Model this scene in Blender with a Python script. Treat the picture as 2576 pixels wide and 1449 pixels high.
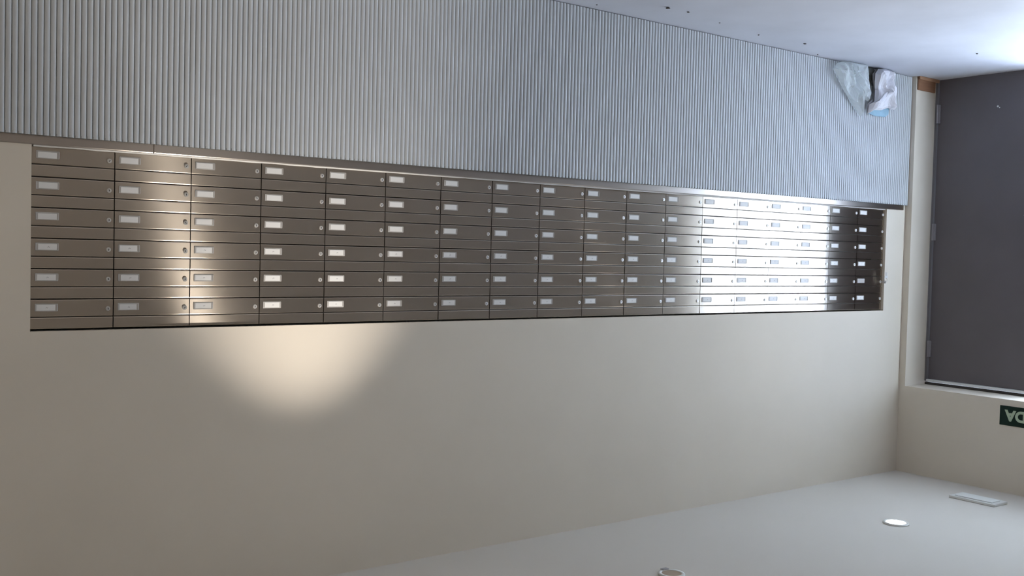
import bpy, bmesh, math, random
from mathutils import Vector, Matrix, noise
random.seed(7)
for o in list(bpy.data.objects): bpy.data.objects.remove(o)
C = bpy.context.scene.collection
S = 0.30                      # one mailbox column = 0.30 m; all coordinates below are in columns
ZF, ZC = -3.08, 6.046         # floor and ceiling
XF = -0.755                   # far wall
YW = -0.05                    # plane of the mailbox wall (the box fronts lie at Y = 0)
XN, YO = 25.0, -18.0          # near wall, opposite wall
NC, NR, RH = 18, 6, 0.3797

# ---------------------------------------------------------------- camera (the photo was taken upside down)
cam = bpy.data.cameras.new('camera'); camo = bpy.data.objects.new('camera', cam); C.objects.link(camo)
cam.sensor_width = 36; cam.sensor_fit = 'HORIZONTAL'; cam.lens = 2604.376 / 2576 * 36
r_ = Vector((0.799247, 0.600481, 0.025316)); f_ = Vector((-0.600743, 0.798671, 0.036222))
f_.normalize(); r_ = (r_ - f_ * r_.dot(f_)).normalized(); u_ = r_.cross(f_)
m = Matrix.Identity(4)
for i in range(3):
    m[i][0] = -r_[i]; m[i][1] = -u_[i]; m[i][2] = -f_[i]
    m[i][3] = (20.925, -13.796, 1.144)[i] * S
camo.matrix_world = m; cam.clip_start = 0.02; cam.clip_end = 200
bpy.context.scene.camera = camo

# ---------------------------------------------------------------- world, exposure
sc = bpy.context.scene
sc.view_settings.view_transform = 'Standard'; sc.view_settings.look = 'None'
sc.view_settings.gamma = 1; sc.view_settings.use_curve_mapping = False
sc.view_settings.exposure = 0.75
w = bpy.data.worlds.new('sky'); sc.world = w; w.use_nodes = True
bg = w.node_tree.nodes['Background']
bg.inputs[0].default_value = (0.72, 0.80, 1.0, 1); bg.inputs[1].default_value = 18.5

def link_light(name, data, loc, target=None):
    o = bpy.data.objects.new(name, data); C.objects.link(o); o.location = Vector(loc) * S
    if target is not None:
        o.rotation_euler = (Vector(target) - Vector(loc)).to_track_quat('-Z', 'Y').to_euler()
    return o
WY0, WY1 = -2.80, -6.65       # glazed entrance beside the grey door
WZ1 = 3.95
al = bpy.data.lights.new('window_portal', 'AREA'); al.shape = 'RECTANGLE'
al.size = (WY0 - WY1) * S; al.size_y = (WZ1 - ZF) * S; al.cycles.is_portal = True
link_light('window_portal', al, (-1.72, (WY0 + WY1) / 2, (ZF + WZ1) / 2), (5, (WY0 + WY1) / 2, (ZF + WZ1) / 2))

LAMPS = [   # x, y, spot power, aim offset (x, y at floor), cone deg, lit
    (3.63, -2.88, 4, (0, 0), 120, True),
    (9.45, -2.79, 0, (0, 0), 0, False),
    (14.2, -2.88, 72, (0.35, 4.1), 58, True),
    (20.6, -2.88, 20, (0, -2), 120, True),  # invented lamp outside the view, continues the row as fill
    (5.8, -12.0, 70, (0, 0), 130, True),  # unseen lamp added to raise the room's ambient light
    (17.0, -12.0, 100, (0, 0), 130, True),  # added fill lamp, sited so the steel does not mirror it
    (23.0, -12.0, 35, (0, 0), 130, True),  # added warm fill for the near end, out of view
]
WARM = (1.0, 0.86, 0.67)

# ---------------------------------------------------------------- materials
def mat(name, col, rough=0.6, metal=0.0, spec=0.5):
    mt = bpy.data.materials.new(name); mt.use_nodes = True
    b = mt.node_tree.nodes['Principled BSDF']
    b.inputs['Base Color'].default_value = (*col, 1); b.inputs['Roughness'].default_value = rough
    b.inputs['Metallic'].default_value = metal; b.inputs['Specular IOR Level'].default_value = spec
    return mt
def nodes(mt): return mt.node_tree.nodes, mt.node_tree.links, mt.node_tree.nodes['Principled BSDF']
def noisy(mt, scale, amount, stretch=(1, 1, 1), detail=4, bump=0.0, c2=None):
    n, l, b = nodes(mt)
    tc = n.new('ShaderNodeTexCoord'); mp = n.new('ShaderNodeMapping'); nz = n.new('ShaderNodeTexNoise')
    mp.inputs['Scale'].default_value = stretch; nz.inputs['Scale'].default_value = scale; nz.inputs['Detail'].default_value = detail
    l.new(tc.outputs['Object'], mp.inputs[0]); l.new(mp.outputs[0], nz.inputs[0])
    rp = n.new('ShaderNodeValToRGB'); c = b.inputs['Base Color'].default_value[:]
    d = c2 or tuple(max(0, x * (1 - amount)) for x in c[:3])
    rp.color_ramp.elements[0].position = 0.3; rp.color_ramp.elements[1].position = 0.7
    rp.color_ramp.elements[0].color = (*d[:3], 1); rp.color_ramp.elements[1].color = c
    l.new(nz.outputs['Fac'], rp.inputs[0]); l.new(rp.outputs[0], b.inputs['Base Color'])
    if bump:
        bp = n.new('ShaderNodeBump'); bp.inputs['Strength'].default_value = bump; bp.inputs['Distance'].default_value = 0.002
        l.new(nz.outputs['Fac'], bp.inputs['Height']); l.new(bp.outputs[0], b.inputs['Normal'])
    return mt
M = {}
M['plaster'] = noisy(mat('plaster', (0.72, 0.655, 0.56), 0.75, spec=0.3), 3.0, 0.03, bump=0.05)
M['ceiling'] = noisy(mat('ceiling_paint', (0.66, 0.625, 0.57), 0.85, spec=0.2), 2.0, 0.02)
M['floor'] = noisy(mat('dusty_floor', (0.62, 0.63, 0.69), 0.6, spec=0.15), 2.2, 0.12, detail=6)
M['brown_wall'] = noisy(mat('brown_wall', (0.19, 0.155, 0.115), 0.5), 1.5, 0.15)
M['dark_slab'] = mat('dark_slab', (0.05, 0.04, 0.05), 0.4)
M['dark_void'] = mat('dark_void', (0.02, 0.018, 0.016), 0.8)
M['casing'] = mat('dark_casing', (0.05, 0.045, 0.04), 0.6)
def steel(name, col, rough, aniso):
    mt = mat(name, col, rough, 1.0); n, l, b = nodes(mt)
    b.inputs['Anisotropic'].default_value = aniso
    tg = n.new('ShaderNodeTangent'); tg.direction_type = 'UV_MAP'; tg.uv_map = 'UVMap'
    l.new(tg.outputs[0], b.inputs['Tangent'])
    return mt
M['steel'] = steel('brushed_steel', (0.525, 0.47, 0.405), 0.27, 1.0)
M['sill_steel'] = steel('sill_steel', (0.46, 0.42, 0.385), 0.36, 0.8)
M['chrome'] = mat('lock_metal', (0.66, 0.65, 0.63), 0.45, 0.5)
M['keyhole'] = mat('keyhole', (0.03, 0.03, 0.03), 0.5)
M['card'] = mat('card_paper', (0.80, 0.79, 0.77), 0.6)
M['ink'] = mat('pencil_mark', (0.32, 0.30, 0.30), 0.6)
M['holder'] = mat('clear_holder', (0.50, 0.48, 0.46), 0.25)
M['ribbed'] = noisy(mat('ribbed_panel', (0.56, 0.585, 0.605), 0.6, 0.1), 6, 0.04)
M['rib_backing_reflection'] = mat('rib_backing_reflection', (0.22, 0.24, 0.25), 0.5, 0.3)
M['door'] = noisy(mat('door_paint', (0.132, 0.118, 0.126), 0.5, spec=0.4), 2.5, 0.12)
M['door_frame'] = mat('door_frame', (0.16, 0.155, 0.165), 0.45, spec=0.4)
M['hinge'] = mat('hinge_metal', (0.30, 0.29, 0.31), 0.4, 0.3)
M['alu'] = mat('aluminium', (0.75, 0.77, 0.79), 0.35, 0.6)
M['wood'] = noisy(mat('raw_wood', (0.34, 0.165, 0.085), 0.7), 9, 0.35, (0.3, 1, 3))
M['wood_light'] = noisy(mat('raw_wood_light', (0.42, 0.23, 0.13), 0.7), 9, 0.25, (0.3, 1, 3))
M['white_bag'] = mat('white_bag', (0.70, 0.69, 0.73), 0.55)
M['blue_cloth'] = mat('blue_cloth', (0.30, 0.47, 0.58), 0.75)
M['dark_rag'] = mat('dark_wrapper', (0.07, 0.075, 0.07), 0.5)
M['grit'] = mat('dark_grit', (0.09, 0.08, 0.08), 0.8)
M['white_plastic'] = mat('white_plastic', (0.72, 0.73, 0.71), 0.4)
M['diffuser'] = mat('diffuser', (0.78, 0.80, 0.78), 0.5)
M['sign_green'] = mat('sign_green', (0.004, 0.022, 0.015), 0.5, spec=0.25)
M['sign_letters'] = mat('sign_letters', (0.42, 0.52, 0.38), 0.5)
M['lamp_inner'] = mat('lamp_inner', (0.42, 0.33, 0.24), 0.4)
M['outside_paving'] = mat('outside_paving', (0.5, 0.5, 0.5), 0.8)
M['outside_blocker'] = mat('outside_blocker', (0.72, 0.73, 0.80), 0.8)
e = mat('lamp_glow', (1, 1, 1)); n, l, b = nodes(e)
b.inputs['Emission Color'].default_value = (1, 0.97, 0.93, 1); b.inputs['Emission Strength'].default_value = 13; M['glow'] = e
# clear plastic film: partly see-through, milky
pf = bpy.data.materials.new('plastic_film'); pf.use_nodes = True; n = pf.node_tree.nodes; l = pf.node_tree.links
n.clear(); out = n.new('ShaderNodeOutputMaterial'); mx = n.new('ShaderNodeMixShader'); tr = n.new('ShaderNodeBsdfTransparent')
pb = n.new('ShaderNodeBsdfPrincipled'); pb.inputs['Base Color'].default_value = (0.72, 0.77, 0.78, 1); pb.inputs['Roughness'].default_value = 0.3
tr.inputs[0].default_value = (0.97, 0.98, 0.98, 1); lw = n.new('ShaderNodeLayerWeight'); lw.inputs[0].default_value = 0.45
mrg = n.new('ShaderNodeMapRange'); mrg.inputs['To Min'].default_value = 0.22; mrg.inputs['To Max'].default_value = 0.85
l.new(lw.outputs['Facing'], mrg.inputs['Value']); l.new(mrg.outputs[0], mx.inputs[0])
l.new(tr.outputs[0], mx.inputs[1]); l.new(pb.outputs[0], mx.inputs[2]); l.new(mx.outputs[0], out.inputs[0]); M['film'] = pf
# architectural glass
ag = bpy.data.materials.new('window_glass'); ag.use_nodes = True; n = ag.node_tree.nodes; l = ag.node_tree.links
n.clear(); out = n.new('ShaderNodeOutputMaterial'); mx = n.new('ShaderNodeMixShader'); tr = n.new('ShaderNodeBsdfTransparent')
gl = n.new('ShaderNodeBsdfGlossy'); gl.inputs['Roughness'].default_value = 0.02
tr.inputs[0].default_value = (0.93, 0.97, 0.95, 1); mx.inputs[0].default_value = 0.07
l.new(tr.outputs[0], mx.inputs[1]); l.new(gl.outputs[0], mx.inputs[2]); l.new(mx.outputs[0], out.inputs[0]); M['glass'] = ag

# ---------------------------------------------------------------- mesh helpers (coordinates in columns, scaled here)
def finish(name, bm, mats, parent=None, smooth=False, loc=None):
    for v in bm.verts: v.co *= S
    me = bpy.data.meshes.new(name)
    uv = bm.loops.layers.uv.new('UVMap')
    for f in bm.faces:
        f.smooth = smooth
        nx = abs(f.normal.x) if f.normal.length else 0
        for lp in f.loops:
            c = lp.vert.co
            ny, nz = abs(f.normal.y), abs(f.normal.z)
            lp[uv].uv = (c.z, c.x) if ny >= nx and ny >= nz * 0.5 else ((c.z, c.y) if nx > nz else (c.y, c.x))
    bm.to_mesh(me); bm.free()
    for m_ in (mats if isinstance(mats, (list, tuple)) else [mats]): me.materials.append(m_)
    o = bpy.data.objects.new(name, me); C.objects.link(o)
    if parent: o.parent = parent
    if loc is not None: o.location = Vector(loc) * S
    return o
def box(bm, x0, x1, y0, y1, z0, z1, bev=0, mi=0, seg=1):
    x0, x1 = min(x0, x1), max(x0, x1); y0, y1 = min(y0, y1), max(y0, y1); z0, z1 = min(z0, z1), max(z0, z1)
    t = bmesh.new()
    bmesh.ops.create_cube(t, size=1)
    for v in t.verts: v.co = Vector((x0 + (v.co.x + .5) * (x1 - x0), y0 + (v.co.y + .5) * (y1 - y0), z0 + (v.co.z + .5) * (z1 - z0)))
    if bev: bmesh.ops.bevel(t, geom=t.edges[:], offset=bev, segments=seg, affect='EDGES', profile=0.5)
    merge(bm, t, mi)
def plate(bm, x0, x1, y0, y1, z0, z1, b):
    prof = [(y1, z0), (y0 + b, z0), (y0 + b * .3, z0 + b * .3), (y0, z0 + b), (y0, z1 - b), (y0 + b * .3, z1 - b * .3), (y0 + b, z1), (y1, z1)]
    t = bmesh.new(); a = [t.verts.new((x0, y, z)) for y, z in prof]; c = [t.verts.new((x1, y, z)) for y, z in prof]
    t.faces.new(a); t.faces.new(c[::-1])
    for i in range(len(prof)): j = (i + 1) % len(prof); t.faces.new((a[i], c[i], c[j], a[j]))
    merge(bm, t)
def merge(bm, t, mi=0):
    bmesh.ops.recalc_face_normals(t, faces=t.faces[:])
    vm = {v: bm.verts.new(v.co) for v in t.verts}
    for f in t.faces:
        nf = bm.faces.new([vm[v] for v in f.verts]); nf.material_index = mi
    bm.normal_update(); t.free()
def disc(bm, c, r, axis, depth, seg=24, mi=0, r2=None):
    t = bmesh.new()
    bmesh.ops.create_cone(t, cap_ends=True, segments=seg, radius1=r, radius2=r if r2 is None else r2, depth=depth)
    rot = {'z': Matrix.Identity(3), 'y': Matrix.Rotation(math.pi / 2, 3, 'X'), 'x': Matrix.Rotation(math.pi / 2, 3, 'Y')}[axis]
    for v in t.verts: v.co = rot @ v.co + Vector(c)
    merge(bm, t, mi)
def ring(bm, c, r0, r1, h, seg=40, mi=0):   # flat annulus facing down, hanging from z = c[2]
    t = bmesh.new(); rows = []
    for (r, z) in ((r0, 0), (r1, 0), (r1, -h * 0.5), (r1 * .97, -h), (r0 * 1.03, -h), (r0, -h * .6)):
        rows.append([t.verts.new((c[0] + r * math.cos(2 * math.pi * k / seg), c[1] + r * math.sin(2 * math.pi * k / seg), c[2] + z)) for k in range(seg)])
    for i in range(len(rows)):
        a, b_ = rows[i], rows[(i + 1) % len(rows)]
        for k in range(seg): t.faces.new((a[k], a[(k + 1) % seg], b_[(k + 1) % seg], b_[k]))
    merge(bm, t, mi)
def thing(name, label, cat, loc=(0, 0, 0), group=None):
    o = bpy.data.objects.new(name, None); C.objects.link(o); o.location = Vector(loc) * S
    o['label'] = label; o['category'] = cat; o.empty_display_size = 0.05
    if group: o['group'] = group
    return o
def tag(o, label, cat, group=None):
    o['label'] = label; o['category'] = cat
    if group: o['group'] = group
    return o
def struct(name, bm, m_): o = finish(name, bm, m_); o['kind'] = 'structure'; return o

# ---------------------------------------------------------------- room shell
T = 0.5
RZ = 4.05          # lintel height of the door recess
RX = -1.60         # plane of the door in its recess
RY0, RY1 = -0.205, WY1
BT = NR * RH       # top of the mailbox bank
bm = bmesh.new(); box(bm, -1.62, XN + T, YW, YO - T, ZF - T, ZF); struct('floor', bm, M['floor'])
bm = bmesh.new(); box(bm, -1.62 - T, XN + T, 1, YO - T, ZC, ZC + T); struct('ceiling', bm, M['ceiling'])
bm = bmesh.new()
box(bm, XF - T, -0.012, YW, 1, ZF - T, ZC); box(bm, NC + 0.006, XN + T, YW, 1, ZF - T, ZC)
box(bm, -0.012, NC + 0.006, YW, 1, BT + 0.02, ZC); box(bm, -0.012, NC + 0.006, YW, 1, ZF - T, -0.02)
struct('wall_back', bm, M['plaster'])
bm = bmesh.new()
box(bm, XF, RX - 0.12, YW, RY0, ZF - T, RZ); box(bm, XF, RX - 0.12, YW + .0, YO, RZ, ZC)
box(bm, XF, RX - 0.12, RY1, YO - T, ZF - T, RZ, mi=1); struct('wall_left', bm, [M['plaster'], M['brown_wall']])
bm = bmesh.new(); box(bm, RX - 0.12, XN + T, YO, YO - T, ZF - T, ZC); struct('wall_front', bm, M['brown_wall'])
bm = bmesh.new(); box(bm, XN, XN + T, YW, YO, ZF - T, ZC); struct('wall_right', bm, M['plaster'])
bm = bmesh.new(); box(bm, 0, NC, 0.30, 0.95, -0.01, BT + 0.015); o = finish('niche_lining', bm, M['dark_void']); o.name = 'trim_3'; o['kind'] = 'structure'

bm = bmesh.new(); box(bm, XF, XF + 0.06, -13.4, -16.6, ZF + 0.001, 4.0, 0.01); struct('added_dark_slab', bm, M['dark_slab'])  # unseen dark slab, added for the dark band mirrored in the steel
bm = bmesh.new(); box(bm, -12, -14, -12.5, -32, ZF, 14); struct('sky_block_facade', bm, M['outside_blocker'])  # unseen facade, added to dim part of the sky mirrored in the steel
bm = bmesh.new(); box(bm, RX - 0.13, -6.5, 2, -14, 4.3, 4.6); struct('sky_block_canopy', bm, M['outside_blocker'])  # unseen canopy, added to block high sky light from the floor
# exterior seen through the glazed entrance
bm = bmesh.new(); box(bm, -60, RX - .13, -60, 40, ZF - 1, ZF - 0.1); o = struct('outside_paving', bm, M['outside_paving'])

# steel sill between ribbed panel and mailboxes, in two lengths
def sill(x0, x1, name):
    bm = bmesh.new()
    prof = [(0.0, -0.004), (-0.062, -0.010), (-0.070, -0.020), (-0.070, -0.135), (YW, -0.135), (YW, -0.02), (0.0, -0.02)]
    a = [bm.verts.new((x0, y, z)) for y, z in prof]; b_ = [bm.verts.new((x1, y, z)) for y, z in prof]
    bm.faces.new(a); bm.faces.new(b_[::-1])
    for i in range(len(prof)): j = (i + 1) % len(prof); bm.faces.new((a[i], b_[i], b_[j], a[j]))
    bmesh.ops.recalc_face_normals(bm, faces=bm.faces[:]); bm.normal_update()
    o = finish(name, bm, M['sill_steel']); o['kind'] = 'structure'
sill(XF + 0.12, 16.52, 'trim_1'); sill(16.535, XN, 'trim_2')
# sealant bead along the foot of the mailboxes
bm = bmesh.new(); N = 260
rows = []
for k in range(N + 1):
    x = 0.02 + (NC - 0.04) * k / N; j = 0.004 * noise.noise(Vector((x * 3, 1, 0)))
    rows.append([bm.verts.new((x, y, z + (j if i in (1, 2) else 0))) for i, (y, z) in enumerate(((-0.030, -0.006), (-0.026, 0.008 + j), (-0.006, 0.013 + j), (-0.003, -0.004)))])
for a, b_ in zip(rows, rows[1:]):
    for i in range(3): bm.faces.new((a[i], b_[i], b_[i + 1], a[i + 1]))
bmesh.ops.recalc_face_normals(bm, faces=bm.faces[:]); M['sealant'] = mat('sealant', (0.75, 0.73, 0.70), 0.35)
o = finish('trim_4', bm, M['sealant'], smooth=True); o['kind'] = 'structure'

# ---------------------------------------------------------------- ribbed panel under the sill
PT, PB = -0.125, ZF + 0.012
PITCH = 0.0725
root = thing('ribbed_wall_panel', 'long silver ribbed metal panel covering the lower wall beneath the mailboxes', 'wall panel', (10, YW, ZF))
bm = bmesh.new(); prev = None; x = XF + 0.004; k = 0
prof = [(0.00, -0.072), (0.11, -0.072), (0.13, -0.094), (0.17, -0.1015), (0.24, -0.1052), (0.50, -0.1060), (0.86, -0.1052), (0.93, -0.1015), (0.97, -0.094), (0.99, -0.072)]
while x < XN - PITCH:
    for t_, y in prof:
        xx = x + t_ * PITCH
        cur = (bm.verts.new((xx, y, PB)), bm.verts.new((xx, y, PT)))
        if prev: bm.faces.new((prev[0], cur[0], cur[1], prev[1]))
        prev = cur
    x += PITCH
bm.normal_update()
o = finish('ribbed_sheet', bm, M['ribbed'], smooth=True); o.parent = root; o.location = -root.location
bm = bmesh.new(); box(bm, XF + .004, XN, -0.064, YW, PB - 0.01, PT - 0.002)
o = finish('backing', bm, M['rib_backing_reflection']); o.parent = root; o.location = -root.location
bm = bmesh.new(); x = XF + 0.004  # dark blocks shaped as the ribs' reflection in the sill
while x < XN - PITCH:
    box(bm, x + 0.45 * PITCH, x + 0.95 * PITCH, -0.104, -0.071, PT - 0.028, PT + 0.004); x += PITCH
o = finish('rib_reflection_teeth', bm, M['rib_backing_reflection']); o.parent = root; o.location = -root.location; o['kind'] = 'stuff'
o['label'] = 'dark teeth standing in for the ribs mirrored in the sill'

# ---------------------------------------------------------------- mailboxes
FL = 0.592 * RH     # height where door ends and flap starts
g = 0.006
def make_mailbox():
    root = thing('mailbox', 'x', 'mailbox', (0, 0, 0), 'built-in steel mailboxes')
    bm = bmesh.new(); box(bm, -0.494, 0.494, 0.022, 0.28, 0.004, RH - 0.004)
    finish('casing', bm, M['casing'], root)
    bm = bmesh.new(); plate(bm, -0.5 + g, 0.5 - g, 0, 0.02, g * .8, FL - g * .7, 0.010)
    door = finish('door', bm, M['steel'], root)
    bm = bmesh.new(); plate(bm, -0.5 + g, 0.5 - g, 0, 0.02, FL + g * .7, RH - g * .8, 0.012)
    finish('letter_flap', bm, M['steel'], root)
    cz = 0.275 * RH
    bm = bmesh.new(); box(bm, 0.175, 0.445, -0.004, 0.0, cz - 0.048, cz + 0.048, 0.003)
    box(bm, 0.175, 0.187, -0.009, -0.004, cz - 0.04, cz + 0.04, 0.002); box(bm, 0.433, 0.445, -0.009, -0.004, cz - 0.04, cz + 0.04, 0.002)
    finish('card_holder', bm, M['holder'], door)
    bm = bmesh.new(); box(bm, 0.200, 0.420, -0.0075, -0.0045, cz - 0.036, cz + 0.036)
    finish('name_card', bm, M['card'], door)
    bm = bmesh.new(); box(bm, 0.200, 0.420, -0.0075, -0.0045, cz - 0.036, cz + 0.036)
    pts = [(0.312, 0.008), (0.300, -0.010), (0.292, 0.004), (0.284, -0.006)]
    for (xa, za), (xb, zb) in zip(pts, pts[1:]):
        v = [bm.verts.new((xa, -0.0085, cz + za)), bm.verts.new((xb, -0.0085, cz + zb)), bm.verts.new((xb, -0.0085, cz + zb + .006)), bm.verts.new((xa, -0.0085, cz + za + .006))]
        f = bm.faces.new(v); f.material_index = 1
    bm.normal_update()
    mk = finish('marked_card', bm, [M['card'], M['ink']]); marked = mk.data; bpy.data.objects.remove(mk)
    bm = bmesh.new(); lx, lz = -0.432, 0.33 * RH
    disc(bm, (lx, -0.006, lz), 0.029, 'y', 0.012, 20); disc(bm, (lx, -0.0135, lz), 0.019, 'y', 0.005, 16)
    box(bm, lx - 0.0045, lx + 0.0045, -0.0168, -0.0155, lz - 0.013, lz + 0.013, mi=1)
    finish('lock', bm, [M['chrome'], M['keyhole']], door)
    return root, marked
proto, marked_mesh = make_mailbox()
ORD = ['', 'second', 'third', 'fourth', 'fifth', 'sixth', 'seventh', 'eighth', 'ninth']
def col_words(c):   # c = 0 at the large near end ... 17 at the small far end
    if c == 0: return 'in the widest column at the near end'
    if c == 17: return 'in narrowest column beside the grey door'
    if c < 9: return 'in %s column from the near end' % ORD[c]
    return 'in %s column from the grey-door end' % ORD[17 - c]
ROWS = ['row beside the ribbed panel', 'second row from ribbed panel', 'third row from ribbed panel',
        'third row from bare wall', 'second row from bare wall', 'row beside the bare wall']
first = True
for c in range(NC):
    yaw_c = math.radians(random.gauss(0, 0.16))
    for r in range(NR):
        if first: rt = proto; kids = list(proto.children); first = False
        else: rt = proto.copy(); C.objects.link(rt); kids = None
        rt.location = Vector((NC - 0.5 - c, 0, r * RH)) * S
        tone = 'steel mailbox ' if not 12 <= c <= 15 else 'glare-whitened steel mailbox '
        if c == 17 and r == 4: tone = 'steel mailbox holding keys, '
        rt['label'] = tone + col_words(c) + ', ' + ROWS[r]
        if kids is None:
            for ch in proto.children:
                d = ch.copy(); C.objects.link(d); d.parent = rt
                for gch in ch.children:
                    if c == 17 and r == 4 and gch.name.startswith('name_card'): continue
                    e_ = gch.copy(); C.objects.link(e_); e_.parent = d
MB = [o for o in C.objects if o.name.startswith('mailbox')]
for rt in MB:
    c = round(NC - 0.5 - rt.location.x / S); r = round(rt.location.z / S / RH)
    rnd = random.Random(c * 31 + r * 7 + 5)
    cy = random.Random(c * 13 + 3).gauss(0, 0.10)
    for ch in rt.children:
        kind = ch.name.split('.')[0]
        if kind in ('door', 'letter_flap'):
            ch.rotation_euler = (math.radians(rnd.gauss(0, 0.25)), 0, math.radians(cy + rnd.gauss(0, 0.06)))
            ch.location = (0, rnd.uniform(-0.0003, 0.0006), 0)
        for gc in ch.children:
            gk = gc.name.split('.')[0]
            if gk == 'name_card':
                if r >= 3: gc.data = marked_mesh
                dx = rnd.uniform(-0.008, 0.008) * S; gc.location = (dx, 0, rnd.uniform(-0.004, 0.004) * S)
            if gk == 'lock':
                a = rnd.uniform(-0.6, 0.6); px, pz = -0.432 * S, 0.33 * RH * S
                gc.matrix_local = Matrix.Translation((px, 0, pz)) @ Matrix.Rotation(a, 4, 'Y') @ Matrix.Translation((-px, 0, -pz))

# keys hanging from the lock at the far end
kx, kz = 0.5 - 0.432, 4 * RH + 0.33 * RH
root = thing('key_bunch', 'small bunch of keys hanging from a mailbox lock at the door end', 'keys', (kx, -0.02, kz))
bm = bmesh.new(); box(bm, -0.004, 0.004, -0.075, 0.0, -0.012, 0.012); disc(bm, (0, -0.10, 0), 0.035, 'x', 0.008, 16)
finish('key', bm, M['chrome'], root)
t = bmesh.new(); R0, R1, rr = 0.05, 0.006, []
for i in range(24):
    a = 2 * math.pi * i / 24
    rr.append([t.verts.new((0.0 + (R0 + R1 * math.cos(b_)) * math.cos(a), -0.12 + R1 * math.sin(b_), -0.045 + (R0 + R1 * math.cos(b_)) * math.sin(a))) for b_ in (0, 1.57, 3.14, 4.71)])
for i in range(24):
    for j in range(4): t.faces.new((rr[i][j], rr[(i + 1) % 24][j], rr[(i + 1) % 24][(j + 1) % 4], rr[i][(j + 1) % 4]))
bm = bmesh.new(); merge(bm, t); finish('key_ring', bm, M['chrome'], root, True)
for dx in (-0.03, 0.02):
    bm = bmesh.new(); disc(bm, (dx, -0.125, -0.115), 0.032, 'y', 0.007, 14); box(bm, dx - 0.009, dx + 0.009, -0.128, -0.122, -0.22, -0.14)
    finish('key', bm, M['chrome'], root)

# ---------------------------------------------------------------- grey door in the recess
DZ = 3.93
root = thing('door_1', 'plain dark grey metal door in the deep recess of the end wall', 'door', (RX, -1.4, ZF)); root['kind'] = 'structure'
def part(name, bm, m_, smooth=False):
    o = finish(name, bm, m_, smooth=smooth); o.parent = root; o.location = -root.location; return o
bm = bmesh.new(); box(bm, RX - 0.10, RX, -0.27, -2.58, ZF + 0.001, DZ - 0.01, 0.004); leaf = part('door_leaf', bm, M['door'])
bm = bmesh.new(); box(bm, RX - 0.10, RX + 0.05, RY0 - 0.001, -0.262, ZF, DZ + 0.04, 0.004)
box(bm, RX - 0.10, RX + 0.05, -2.59, -2.70, ZF, DZ + 0.04, 0.004); part('door_frame', bm, M['door_frame'])
bm = bmesh.new(); box(bm, RX - 0.10, RX + 0.075, -0.262, -2.70, DZ - 0.008, DZ + 0.045, 0.003); part('frame_head', bm, M['alu'])
bm = bmesh.new(); box(bm, RX - 0.10, RX + 0.03, RY0 - .001, -2.72, DZ + 0.06, RZ - 0.001); part('head_gap_strip', bm, M['casing'])
for z0, z1 in ((-2.50, -2.07), (0.27, 0.66), (3.02, 3.40)):
    bm = bmesh.new(); box(bm, RX + 0.001, RX + 0.05, -0.262, -0.325, z0, z1, 0.004)
    disc(bm, (RX + 0.062, -0.275, (z0 + z1) / 2), 0.022, 'z', z1 - z0, 14); part('hinge', bm, M['hinge'])
bm = bmesh.new(); box(bm, RX, RX + 0.02, -2.44, -2.53, -0.25, 0.25, 0.004); disc(bm, (RX + 0.06, -2.485, 0.1), 0.03, 'x', 0.10, 14)
box(bm, RX + 0.10, RX + 0.13, -2.14 - 0.3, -2.50, 0.08, 0.12, 0.008); part('door_handle', bm, M['chrome'])
bm = bmesh.new(); disc(bm, (RX + 0.003, -1.69, -2.34), 0.022, 'x', 0.006, 8); disc(bm, (RX + 0.003, -1.73, -2.31), 0.012, 'x', 0.006, 7); part('paint_chip', bm, M['white_plastic'])

# ---------------------------------------------------------------- glazed entrance next to it (outside the frame, mirrored in the steel)
root = thing('window_1', 'tall glazed entrance beside the grey door', 'window', (RX, (WY0 + WY1) / 2, ZF)); root['kind'] = 'structure'
bm = bmesh.new(); gx0, gx1 = RX - 0.08, RX + 0.0
for y in (WY0 + 0.05, -4.62, -5.9, WY1 + 0.09): box(bm, gx0, gx1, y, y - 0.09, ZF, RZ - .001)
box(bm, gx0, gx1, WY0 + 0.08, WY1, WZ1, RZ - .001); box(bm, gx0, gx1, WY0, WY1, ZF, ZF + 0.12)
part('window_frame', bm, M['alu'])
for ya, yb in ((WY0 - .04, -4.62), (-4.71, -5.9), (-5.99, WY1 + .08)):
    bm = bmesh.new(); box(bm, RX - 0.045, RX - 0.035, ya, yb, ZF + 0.12, WZ1); part('pane', bm, M['glass'])

# ---------------------------------------------------------------- green exit sign
sx = XF + 0.012
root = thing('exit_sign', 'dark green exit sign with pale letters above the grey door recess', 'sign', (XF, -3.05, 4.39))
bm = bmesh.new(); box(bm, XF, XF + 0.022, -2.48, -3.85, 4.185, 4.60, 0.004); part('sign_board', bm, M['sign_green'])
cu = bpy.data.curves.new('SALIDA', 'FONT'); cu.body = 'SALIDA'; cu.size = 1; cu.extrude = 0.006; cu.offset = 0.045
to = bpy.data.objects.new('tmp', cu); C.objects.link(to); bpy.context.view_layer.update()
me = bpy.data.meshes.new_from_object(to.evaluated_get(bpy.context.evaluated_depsgraph_get())); bpy.data.objects.remove(to)
xs = [v.co.x for v in me.vertices]; zs = [v.co.y for v in me.vertices]; x0, x1, z0, z1 = min(xs), max(xs), min(zs), max(zs)
TW, TH = 1.05, 0.245          # word width and letter height on the sign
for v in me.vertices:
    a, b_, d_ = v.co
    v.co = Vector((XF + 0.024 + d_ * .5, -2.585 - (1 - (a - x0) / (x1 - x0)) * TW, 4.262 + (b_ - z0) / (z1 - z0) * TH)) * S
me.materials.append(M['sign_letters'])
o = bpy.data.objects.new('lettering', me); C.objects.link(o); o.parent = root; o.location = -root.location; o['label'] = 'pale green letters SALIDA'

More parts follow.
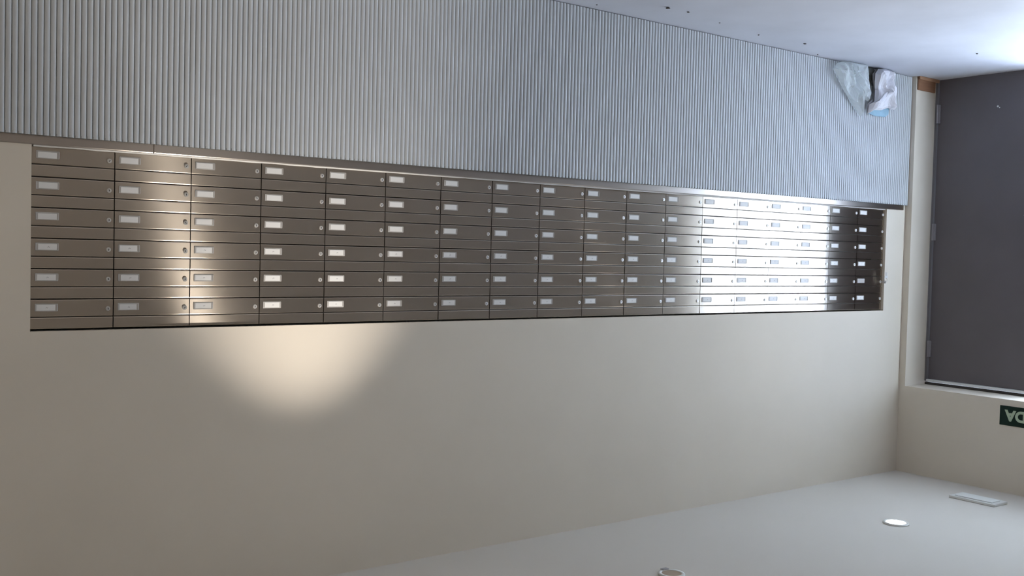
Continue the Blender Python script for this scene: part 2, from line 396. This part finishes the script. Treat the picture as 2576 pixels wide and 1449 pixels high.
# ---------------------------------------------------------------- ceiling fittings
LBL = ['glowing round recessed downlight in the ceiling by the door end', 'unlit brown round downlight cut by the frame edge',
       'recessed downlight near the wall above the mailboxes, casting the wall glow', 'added unseen fill downlight beyond the near end of the mailboxes',
       'added unseen fill downlight far from the mailboxes, door side', 'added unseen fill downlight in the middle of the hall ceiling', 'added unseen fill downlight in the near part of the hall ceiling']
for (x, y, pw, off, cone, lit), lb in zip(LAMPS, LBL):
    root = thing('ceiling_downlight', lb, 'ceiling light', (x, y, ZC), 'round ceiling downlights')
    bm = bmesh.new(); ring(bm, (0, 0, 0), 0.175 if lit else 0.15, 0.235 if lit else 0.205, 0.03); finish('trim_ring', bm, M['white_plastic'] if lit else M['diffuser'], root, True)
    if lit:
        bm = bmesh.new(); disc(bm, (0, 0, -0.010), 0.178, 'z', 0.016, 40); finish('lens', bm, M['glow'], root)
        sp = bpy.data.lights.new('downlight_beam', 'SPOT'); sp.energy = pw; sp.color = WARM if cone > 60 else (1.0, 0.92, 0.82); sp.spot_size = math.radians(cone); sp.spot_blend = 1.0; sp.shadow_soft_size = 0.045
        link_light('downlight_beam', sp, (x, y, ZC - 0.17), (x + off[0], y + off[1], ZC - 0.17 - 9.1))
        if cone < 50:      # wide weak spill of the same lamp
            s2 = bpy.data.lights.new('downlight_spill', 'SPOT'); s2.energy = 4; s2.color = WARM; s2.spot_size = math.radians(120); s2.spot_blend = 0.06; s2.shadow_soft_size = 0.045
            link_light('downlight_spill', s2, (x, y, ZC - 0.17), (x, y, 0))
    else:
        bm = bmesh.new(); disc(bm, (0, 0, -0.012), 0.18, 'z', 0.02, 32, r2=0.15); finish('reflector', bm, M['lamp_inner'], root)
        bm = bmesh.new(); box(bm, -0.10, 0.02, 0.15, 0.225, -0.042, -0.030, 0.004); finish('spring_clip', bm, M['hinge'], root)
root = thing('emergency_light', 'flat white rectangular fitting on the ceiling near the end wall', 'ceiling fitting', (0.475, -2.73, ZC))
bm = bmesh.new(); box(bm, -0.26, 0.26, -0.49, 0.49, -0.055, 0, 0.012, seg=2); finish('housing', bm, M['white_plastic'], root)
bm = bmesh.new(); box(bm, -0.15, 0.19, -0.40, 0.40, -0.075, -0.055, 0.01); finish('diffuser', bm, M['diffuser'], root)

# ---------------------------------------------------------------- wooden block at the foot of the recess corner
root = thing('wooden_block', 'reddish brown wooden block on the floor beside the grey door frame', 'wood block', (-1.15, -0.26, ZF))
bm = bmesh.new(); box(bm, -1.47, XF - 0.02, -0.208, -0.25, ZF + 0.001, ZF + 0.31, 0.012); part('upright_board', bm, M['wood'])
bm = bmesh.new(); box(bm, -1.56, XF - 0.005, -0.25, -0.29, ZF + 0.001, ZF + 0.075, 0.008); part('base_strip', bm, M['wood_light'])

# ---------------------------------------------------------------- crumpled bags against the panel
def crumple(name, outline, cen, y0, puff, amp, m_, seed, rings=12, sub=5, back=0.02, lean=0.0):
    pts = []
    for i in range(len(outline)):
        a, b_ = outline[i], outline[(i + 1) % len(outline)]
        for k in range(sub): t_ = k / sub; pts.append((a[0] + (b_[0] - a[0]) * t_, a[1] + (b_[1] - a[1]) * t_))
    bm = bmesh.new(); n_ = len(pts)
    def surf(side):
        rows = []
        for q in range(1, rings + 1):
            s = (q / rings) ** 0.8
            row = []
            for (px, pz) in pts:
                x = cen[0] + (px - cen[0]) * s; z = cen[1] + (pz - cen[1]) * s
                v = Vector((x * 5, z * 5, seed))
                nz = noise.noise(v * 0.6) + 1.5 * noise.voronoi(v * 0.55)[0][0]
                cr = 1 - abs(noise.noise(Vector((x * 4.1 + z * 2.0, z * 1.3 - x, seed + 9)))) * 4
                e_ = math.sqrt(max(0, 1 - s * s))
                ledge = y0 - lean * (z - ZF)
                y = ledge - side * (puff * e_ + amp * (nz + 0.5 * cr) * (0.35 + e_)) if side > 0 else ledge + back * e_
                y = min(y, -0.108)
                row.append(bm.verts.new((x, y, max(z, ZF + 0.004))))
            rows.append(row)
        c_ = bm.verts.new((cen[0], min(-0.11, y0 - lean * (cen[1] - ZF) - (puff if side > 0 else -back)), cen[1]))
        for k in range(n_): bm.faces.new((c_, rows[0][k], rows[0][(k + 1) % n_]))
        for a, b_ in zip(rows, rows[1:]):
            for k in range(n_): bm.faces.new((a[k], b_[k], b_[(k + 1) % n_], a[(k + 1) % n_]))
    surf(1); surf(-1)
    bmesh.ops.remove_doubles(bm, verts=bm.verts[:], dist=0.002)
    bmesh.ops.recalc_face_normals(bm, faces=bm.faces[:]); bm.normal_update()
    return finish(name, bm, m_, smooth=False)
A = [(2.391, -2.854), (2.289, -2.983), (2.072, -3.053), (1.764, -3.07), (1.363, -3.068), (1.236, -2.887), (1.134, -2.667), (1.02, -2.492), (1.07, -2.31), (1.16, -2.339), (1.411, -2.447), (1.445, -2.307), (1.269, -2.043), (1.293, -1.963), (1.715, -2.278), (2.069, -2.559)]
tag(crumple('plastic_bag', A, (1.741, -2.698), -0.24, 0.12, 0.075, M['film'], 3.1, rings=9, sub=4, lean=-0.10), 'crumpled translucent plastic bag leaning on the ribbed panel at the floor', 'plastic bag')
Wb = [(0.988, -2.915), (0.877, -3.032), (0.551, -3.075), (0.244, -3.04), (0.194, -2.755), (0.155, -2.627), (0.182, -2.342), (0.158, -2.211), (0.344, -2.245), (0.581, -2.168), (0.908, -2.144), (1.093, -2.039), (1.092, -2.246), (0.92, -2.325), (0.893, -2.588), (0.962, -2.753)]
tag(crumple('paper_bag', Wb, (0.566, -2.625), -0.23, 0.10, 0.10, M['white_bag'], 7.7, rings=8, sub=3, lean=-0.04), 'crumpled opaque white bag on the floor beside the translucent one', 'bag')
Bc = [(1.007, -2.072), (0.792, -2.30), (0.464, -2.33), (0.194, -2.295), (0.212, -2.116), (0.331, -2.051), (0.707, -2.032)]
tag(crumple('folded_cloth', Bc, (0.563, -2.16), -0.135, 0.02, 0.012, M['blue_cloth'], 1.3), 'light blue folded cloth sticking out of the crumpled white bag', 'cloth')
Dk = [(1.128, -3.061), (0.895, -3.07), (0.755, -3.004), (0.776, -2.635), (0.884, -2.692), (1.029, -2.883)]
tag(crumple('dark_wrapper', Dk, (0.912, -2.897), -0.15, 0.02, 0.015, M['dark_rag'], 4.2), 'dark crumpled wrapper between the translucent bag and the white bag', 'wrapper')

# ---------------------------------------------------------------- grit on the floor
GR = [(8.155, -1.054, .032, 'largest dark crumb of debris on the pale floor, cut near the frame edge'), (7.672, -1.067, .022, 'flat dark chip on the floor just past the largest crumb'),
      (6.63, -0.854, .016, 'tiny dark speck on the floor beside the ribbed panel, midway'), (5.335, -0.673, .018, 'small dark speck on floor, second before the bags'),
      (4.06, -0.763, .024, 'elongated dark flake on the floor shortly before the bags'), (2.967, -0.25, .016, 'tiny speck on floor touching the panel right before the plastic bag'),
      (0.829, -2.513, .022, 'lone small dark speck on the floor in front of the grey door'), (9.174, -0.375, .018, 'dark speck on the floor nearest the photo frame edge by the panel')]
for i, (x, y, s, lb) in enumerate(GR):
    rnd = random.Random(i); t = bmesh.new(); bmesh.ops.create_icosphere(t, subdivisions=1, radius=s)
    for v in t.verts: v.co = Vector((v.co.x * rnd.uniform(.8, 1.5), v.co.y * rnd.uniform(.7, 1.3), v.co.z * 0.6)) * rnd.uniform(.8, 1.2)
    mz = min(v.co.z for v in t.verts)
    for v in t.verts: v.co.z -= mz
    bm = bmesh.new(); merge(bm, t)
    tag(finish('debris_chip', bm, M['grit'], loc=(x, y, ZF)), lb, 'debris', 'dark crumbs on the floor')
